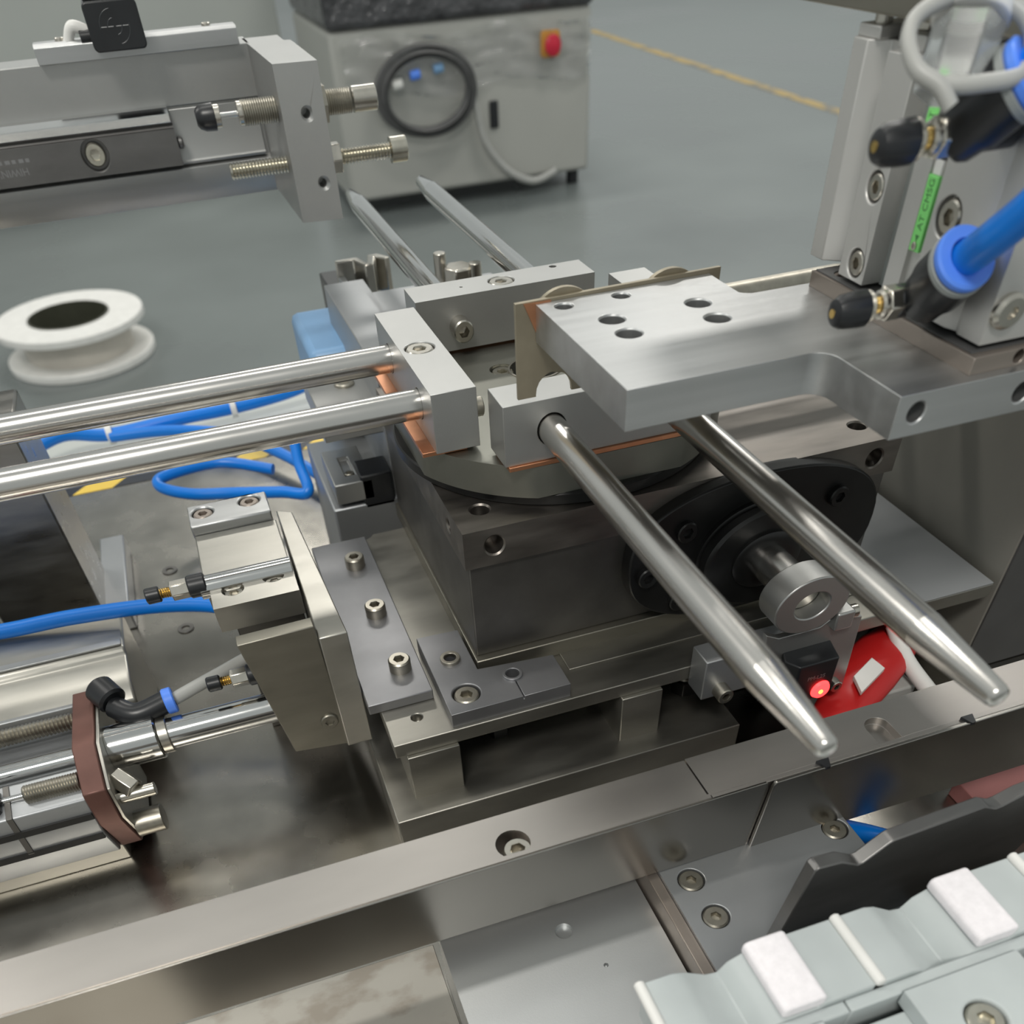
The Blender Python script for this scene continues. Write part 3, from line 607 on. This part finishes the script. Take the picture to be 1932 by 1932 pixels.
obj('piston_rod', G().cyl((-126, -4, -107.5), (-58, -4, -107.5), 6.3), CHROME, gl, bev=0)
obj('stop_bolt', G().cyl((-148, -26, -114), (-134, -26, -114), 2.6), NICK, gl, bev=.2); obj('stop_nut', G().hexp((-147, -20, -108), (-141, -26, -112), 4.4), NICK, gl, bev=.4)
obj('side_bolt', G().cyl((-148, -24, -132), (-137, -24, -132), 5.5), DULLS, gl, bev=.3)
ef = thing('elbow_fitting', 'blurred black elbow fitting with blue collet on the red brown end plate', 'fitting', (-140, 10, -100))
obj('screw_knob', G().cyl((-146, 16, -92), (-141, 8, -95), 6, c=1), BLACK, ef, bev=0); obj('brass_insert', G().cyl((-147, 17.6, -91.4), (-146, 16, -92), 2), BRASS, ef, bev=0)
obj('elbow', G().tube([(-142, 8, -97), (-134, 2, -99), (-122, 4, -98)], 4.6, 16), BLACK, ef, bev=0)
obj('release_collet', G().cyl((-122.5, 4, -98), (-118.5, 4.4, -98), 5.2, c=.5), RING, ef, bev=0)
obj('clear_hose', G().tube([(-119, 4.3, -98), (-100, 12, -97), (-80, 22, -98), (-58, 26, -100)], 2.6, 14), GREYH, None, bev=0, tag=('translucent grey hose above the piston rod', 'hose'))
obj('base_slab', G().box(-330, -157, -24, 8, -150, -141), BEIGE, None, bev=.5, tag=('pale slab under the guided cylinder', 'slab'))
pb = thing('profile_beam', 'beige aluminium profile beam lying left, blurred', 'beam', (-235, 60, -150))
obj('profile', G().prism([(34, -150), (34, -116), (42, -110), (58, -108), (60, -105), (88, -104), (88, -150)], 'x', -360, -139), BEIGE, pb, bev=1.2)
obj('groove_cover', G().box(-360, -140, 60, 64, -104.6, -103.6), MILL, pb, bev=.2)
cl_ = thing('post', 'dark stainless square post standing at the left edge behind the rods', 'post', (-175, 160, -150))
obj('post_body', G().box(-206, -158, 140, 190, -150, -40), STAIN, cl_, bev=1.2); obj('foot_plate', G().box(-160, -146, 142, 224, -150, -138), ANOD2, cl_, bev=1)
obj('side_post', G().box(-240, -206.5, 95, 140, -150, -110), ANOD2, cl_, bev=1)
for x, y in ((-125, 193), (-121, 131), (-170, 118)): obj('table_screw', G().ring((x, y, -150), (x, y, -149.4), 4.4, 2.2, 24), GEARD, tb, bev=.1)
hz = thing('hose_bundle', 'thin bright blue air hose looping over the back of the table', 'hose', (-60, 300, -150))
obj('hose', G().tube([(-212, 352, -138), (-180, 364, -132), (-149, 366, -138), (-100, 368, -137), (-62, 372, -138), (-20, 376, -136), (14, 376, -128)], 4.2, 14), BLUE, hz, bev=0)
obj('hose', G().tube([(-149, 362, -138), (-110, 352, -137), (-70, 330, -138), (-40, 285, -138), (-18, 240, -140)], 3.6, 14), BLUE, hz, bev=0)
for x, y, z in ((-149, 366, -138), (-62, 372, -138)): obj('cable_tie', G().ring((x-2, y, z), (x+2, y, z), 6.5, 4.2), WHITEP, hz, bev=0)
obj('air_hose', G().tube([(-50, 232, -122), (-80, 246, -118), (-112, 238, -116), (-116, 228, -117), (-100, 214, -118), (-75, 204, -118), (-50, 190, -116), (-36, 180, -114), (-36, 196, -104), (-34, 212, -90)], 3.2, 14), BLUE, None, bev=0,
    tag=('blue air hose with a tight loop behind the compact cylinder', 'hose'))
obj('air_hose', G().tube([(-240, 92, -99), (-192, 85, -100), (-158, 80, -98), (-120, 72, -97), (-94, 62, -98), (-85, 50, -100)], 3.4, 14), BLUE, None, bev=0, tag=('blue air hose running left past the foot of the post', 'hose'))

# ================================================================== LINEAR MODULE BEHIND THE TURNTABLE
lm = thing('rear_module', 'blurred pale linear module with blue motor running away behind the rod holder', 'module', (-5, 170, -150))
obj('motor', G().box(-17, 26, 196, 262, -110, -50), LBLUE, lm, bev=4); obj('motor_flange', G().box(-10, 26, 190, 196, -105, -52), BEIGE, lm, bev=1)
obj('carriage_plate', G().box(-26, 10, 118, 172, -62, -50), ANOD, lm, bev=.6); obj('carriage_plate', G().box(-27, -8, 112, 150, -90, -80), ANOD, lm, [G().box(-20, -15, 120, 140, -82, -78)], bev=.6)
screw((-8, 150, -50), Z, lm, 5, 1.5, DULLS); screw((-17.5, 124, -82), Z, lm, 2.4, 1.5, DULLS)
obj('gap_shade', G().box(-14, 2, 112, 130, -95, -78), BLACK, lm, bev=1)  # added black box for the shade in the gap beside the gearbox
obj('module_body', G().box(-30, 4, 112, 190, -150, -92), ANOD2, lm, bev=1)
obj('stand_plate', G().box(2, 24, 114, 235, -105, -32), ANOD2, lm, bev=.6)
br = thing('spring_clip', 'bent bright sheet metal clip left of the wrapped rods, blurred', 'clip', (25, 240, -60))
obj('clip_sheet', G().prism([(14, 262), (14, 258), (24, 258), (28, 246), (33, 246), (36, 258), (41, 252), (44, 254), (39, 263), (33, 263), (30, 250), (27, 262)], 'z', -46, -29), NICK, br, bev=.6)
obj('clip_arm', G().box(14, 18, 236, 258, -70, -36), ANOD2, br, bev=.6)
kn = thing('cap_bolt_pair', 'blurred bright hex bolts between the wrapped rods', 'bolt', (60, 200, -40))
obj('hex_head', G().hexp((66, 190, -30), (66, 190, -20), 8), NICK, kn, bev=1); obj('stud', G().cyl((59, 200, -34), (59, 200, -16), 3.2), NICK, kn, bev=.4); obj('stud', G().cyl((73, 184, -34), (73, 184, -18), 3.2), NICK, kn, bev=.4)
obj('bolt_bar', G().box(20, 90, 176, 212, -105, -32), ANOD2, kn, bev=.6); obj('bolt_tab', G().box(44, 54, 160, 176, -36, -22), MILL, kn, bev=1)
obj('black_block', G().box(9, 24, 262, 300, -66, -44), BLKOX, None, bev=1, tag=('black blurred block behind the spring clip', 'block'))

# ================================================================== UPPER LEFT BEAM
bm_ = thing('slide_beam', 'long silver sandblasted slide beam hanging across the upper left', 'beam', (-150, 320, -4))
obj('beam_body', G().prism([(305, 57), (305, 36.5), (306.5, 36.5), (306.5, 12.5), (304, 11.5), (304, 2.5), (307, -3.8), (330, -3.8), (330, 57)], 'x', -420, -2.8), ANOD, bm_, bev=.4)
obj('seat_plate', G().prism([(304.6, 35.6), (304.6, 15.2), (304.0, 14), (304.6, 13)] + [(306.4, 13), (306.4, 35.6)], 'x', -52, -6), ANOD, bm_, bev=.3)
ra = obj('guide_rail', G().prism([(306, 35.2), (299.5, 34.6), (298.4, 33.4), (298.4, 31.4), (299.3, 30.4), (298.4, 29.4), (297.0, 29.2), (297.0, 14.2), (306, 13.6)], 'x', -420, -51), DKSH, bm_,
    [chole((-93, 297.0, 22.6), -Y, 6.6, 5, .4)], bev=.25)
obj('rail_top', G().prism([(306, 37.6), (300.2, 37.2), (297.6, 35.0), (297.6, 31.6), (306, 31.6)], 'x', -420, -51.5), CHROME, bm_, bev=.2, label='bright ground upper edge of the rail')
screw((-93, 300.5, 22.6), -Y, bm_, 5.0, 2.5, ZINC)
obj('end_button', G().cyl((-51, 300, 23), (-48, 300, 23), 2.6, c=.8), DKSH, bm_, bev=0)
text("HIWIN'", 4.4, mtx((-134.0, 296.95, 20.0), -X, -Z), ETCH, ra, 'lettering')
for i in range(9): obj('etched_dash', G().box(-153+i*3.3, -151.2+i*3.3+.5*(i % 2), 296.9, 297.0, 23.4, 24.9), ETCH, ra, bev=0)
ts = obj('top_strip', G().prism([(300, 57.2), (300, 63.2), (301.5, 64.4), (303, 63.6), (304, 64.4), (312, 64.4), (312, 57.2)], 'x', -104.5, -8.2), MILL, bm_, bev=.2)
for x in (-92, -22): screw((x, 308, 64.4), Z, bm_, 2.2, 1.2, NICK)
eb = thing('end_stop_block', 'silver sandblasted stop block at the right end of the slide beam', 'block', (8, 275, -3))
obj('block_body', G().prism([(-2.7, 230), (17.4, 227), (17.4, 322), (-4.6, 322)], 'z', -2.5, 57), ANOD, eb,
    [chole((8.6, 228.4, 39), -Y, 1.9, 12, 1.1), chole((10.6, 228.0, 12.6), -Y, 1.9, 12, 1.1), G().box(14, 19, 300, 330, 50, 60)], bev=.5)
sa = obj('shock_absorber', G().thread((-19.5, 245, 39.6), (34, 245, 39.6), 5.0, 1.1, .4, 28), DULLS, eb, bev=0)
obj('shock_sleeve', G().cyl((34, 245, 39.6), (46, 245, 39.6), 5.1, c=.4), NICK, eb, bev=0)
obj('shock_neck', G().cyl((-21.5, 245, 39.6), (-19, 245, 39.6), 4.6, c=.3), NICK, eb, bev=0)
obj('shock_pin', G().cyl((-30, 245, 39.6), (-20, 245, 39.6), 1.1), CHROME, eb, bev=0)
obj('shock_bumper', G().lathe((-41, 245, 39.6), X, [(0, 2.8), (1, 4.0), (3.5, 5.0), (8.5, 5.2)], 28), BLACK, eb, bev=0)
obj('bumper_seat', G().cyl((-32.5, 245, 39.6), (-29.8, 245, 39.6), 4.4), NICK, eb, bev=.2)
obj('lock_nut', G().hexp((17.5, 245, 39.6), (21, 245, 39.6), 8), DULLS, eb, bev=.4)
obj('stop_screw', G().thread((-31.3, 245, 18.6), (51, 245, 18.6), 3.5, 1.6, .75, 24), ZINC, eb, bev=0)
screw((50, 245, 18.6), X, eb, 5.4, 8.5, ZINC); obj('lock_nut', G().hexp((17.5, 245, 18.6), (24, 245, 18.6), 6.6), NICK, eb, bev=.4)
ps = thing('proximity_sensor', 'black square proximity sensor with a moulded target emblem on the beam strip', 'sensor', (-65, 290, 61))
sbod = obj('sensor_body', G().prism(rrect(-77, -52.5, 60.8, 78, 2.2), 'y', 286, 308), BLACK, ps, bev=.6)
stop_ = obj('sensor_top', G().prism([(-76, 78), (-53.4, 78), (-54, 92), (-75, 92)], 'y', 290, 308), DKGR, ps, bev=.6)
zc = 69.2; xc = -64.8
for r in (6.6, 3.1):
    for a0, a1 in ((95, 190), (278, 370)):
        pts = [(xc+r*math.cos(math.radians(a)), 285.95, zc+r*.92*math.sin(math.radians(a))) for a in range(a0, a1+1, 10)]
        obj('emblem_arc', G().tube(pts, .16, 6, 2), LINEM, sbod, bev=0)
for a, b in ((-6.2, -3.6), (-3.0, -.6), (.6, 3.0), (3.6, 6.2)): obj('emblem_dash', G().tube([(xc+a, 285.95, zc), (xc+b, 285.95, zc)], .18, 6), ETCH, sbod, bev=0)
for i, (a, b) in enumerate(((-71, -69.6), (-69, -67.6), (-67, -65), (-64.4, -62.6), (-62, -60.4), (-59.8, -58.6))):
    obj('print_mark', G().prism([(a, 79.8), (b, 79.8), (b-.3*(i % 2), 82.4), (a+.5, 82.4)], 'y', 289.9, 290.0), WHITEP, stop_, bev=0)
obj('sensor_cable', G().tube([(-76, 304, 66), (-84, 304, 69), (-88, 306, 64), (-90, 308, 60)], 2.4, 12), WHITEP, ps, bev=0, label='white cable')
obj('cable_gland', G().cyl((-82, 303, 65), (-76, 303, 65), 3), BLACK, ps, bev=.3)

# ================================================================== BACKGROUND
cb = thing('white_cabinet', 'pale grey machine cabinet wrapped in stretch film in the background', 'cabinet', (1095, 3900, FZ))
obj('cabinet_body', G().box(604, 1580, 3575, 4300, FZ+48, -278), PAINT, cb, bev=14, seg=3)
obj('cabinet_top', G().box(600, 1585, 3560, 4300, -278, -40), CABTOP, cb, bev=20)
for x in (650, 1535):
    obj('cabinet_foot', G().cyl((x, 3640, FZ), (x, 3640, FZ+50), 24), BLACK, cb, bev=2)
g = G()
for i in range(7):
    rr = 166+10*math.sin(i*2.1); dx = 8*math.sin(i*1.3); dz = 5*math.cos(i*1.9)
    g.tube([(920+dx+rr*math.cos(a*math.pi/8), 3530-9*(i % 3), -450+dz+.67*rr*math.sin(a*math.pi/8)) for a in range(17)], 10, 10, 4)
coil = obj('cable_coil', g, DKGR, None, bev=0, tag=('coil of dark cable hanging on the front of the wrapped cabinet', 'cable'))
obj('hanging_cable', G().tube([(1090, 3540, -440), (1110, 3540, -520), (1140, 3540, -620), (1225, 3540, -712), (1330, 3540, -755), (1425, 3546, -735)], 13, 12), GREYH, None, bev=0, tag=('grey cable hanging in an arc on the cabinet front', 'cable'))
for (x, z, m, l) in ((868, -405, RING, 'small blue plug in the cable coil'), (955, -395, LBLUE, 'second blue plug in the cable coil'), (800, -425, WHITEP, 'white plug in the cable coil')):
    obj('plug', G().cyl((x, 3528, z), (x+36, 3528, z+4), 14, c=3), m, None, bev=0, tag=(l, 'plug'))
obj('door_latch', G().box(1170, 1204, 3566, 3575, -585, -505), BLACK, cb, bev=4)
es_ = thing('stop_button', 'red emergency stop button on a yellow plate on the cabinet', 'button', (1410, 3560, -400))
obj('button_plate', G().prism(rrect(1372, 1446, -402, -330, 12), 'y', 3550, 3558), M('stop_plate', (.6, .3, .06), 0, .5), es_, bev=1)
obj('button_head', G().lathe((1410, 3550, -368), -Y, [(0, 16), (14, 16), (15, 30), (26, 30), (30, 24)], 28), M('stop_red', (.6, .02, .05), 0, .3), es_, bev=0)
# crumpled stretch film across the upper cabinet front
g = G(); vs = []; fs = []; nx, nz = 60, 14
for j in range(nz+1):
    for i in range(nx+1):
        x = 640+i*930/nx; z = -460+j*160/nz
        y = 3561+5*math.sin(i*.55+j*.8)+3*math.sin(j*1.9+i*.17)+random.uniform(-5, 5)
        vs.append((x, y, z+12*math.sin(i*.2)))
for j in range(nz):
    for i in range(nx): a = j*(nx+1)+i; fs.append([a, a+1, a+nx+2, a+nx+1])
obj('stretch_film', g.poly3(vs, fs), WRAP, cb, bev=0, sm=180, label='crinkled clear stretch film')
c2 = thing('grey_cabinet', 'long grey green cabinet far behind the slide beam', 'cabinet', (-1200, 4700, FZ))
obj('cabinet_body', G().box(-3200, 560, 4400, 5200, FZ+60, 60), PAINTG, c2, bev=8); obj('plinth', G().box(-3150, 520, 4440, 5150, FZ, FZ+60), BLACK, c2, bev=2)
obj('black_strip', G().box(-1500, -640, 4380, 4400, 20, 60), BLKOX, c2, bev=4); obj('black_latch', G().box(215, 330, 4380, 4400, -25, 30), BLACK, c2, bev=6)
obj('corner_post', G().box(462, 560, 4380, 4400, -150, 60), BROWN, c2, bev=3)
sp_ = thing('wire_spool', 'white plastic wire spool standing on the factory floor', 'spool', (-440, 2700, FZ))
c0 = Vector((-424, 2615, FZ))
obj('flange', G().ring(c0, c0+Z*20, 205, 60, 56), WHITEP, sp_, bev=3); obj('flange', G().ring(c0+Z*88, c0+Z*108, 205, 112, 56), WHITEP, sp_, bev=3)
obj('core', G().ring(c0+Z*20, c0+Z*88, 150, 112, 48), M('tape_wrap', (.62, .58, .52), 0, .5, .15, 6), sp_, bev=1)
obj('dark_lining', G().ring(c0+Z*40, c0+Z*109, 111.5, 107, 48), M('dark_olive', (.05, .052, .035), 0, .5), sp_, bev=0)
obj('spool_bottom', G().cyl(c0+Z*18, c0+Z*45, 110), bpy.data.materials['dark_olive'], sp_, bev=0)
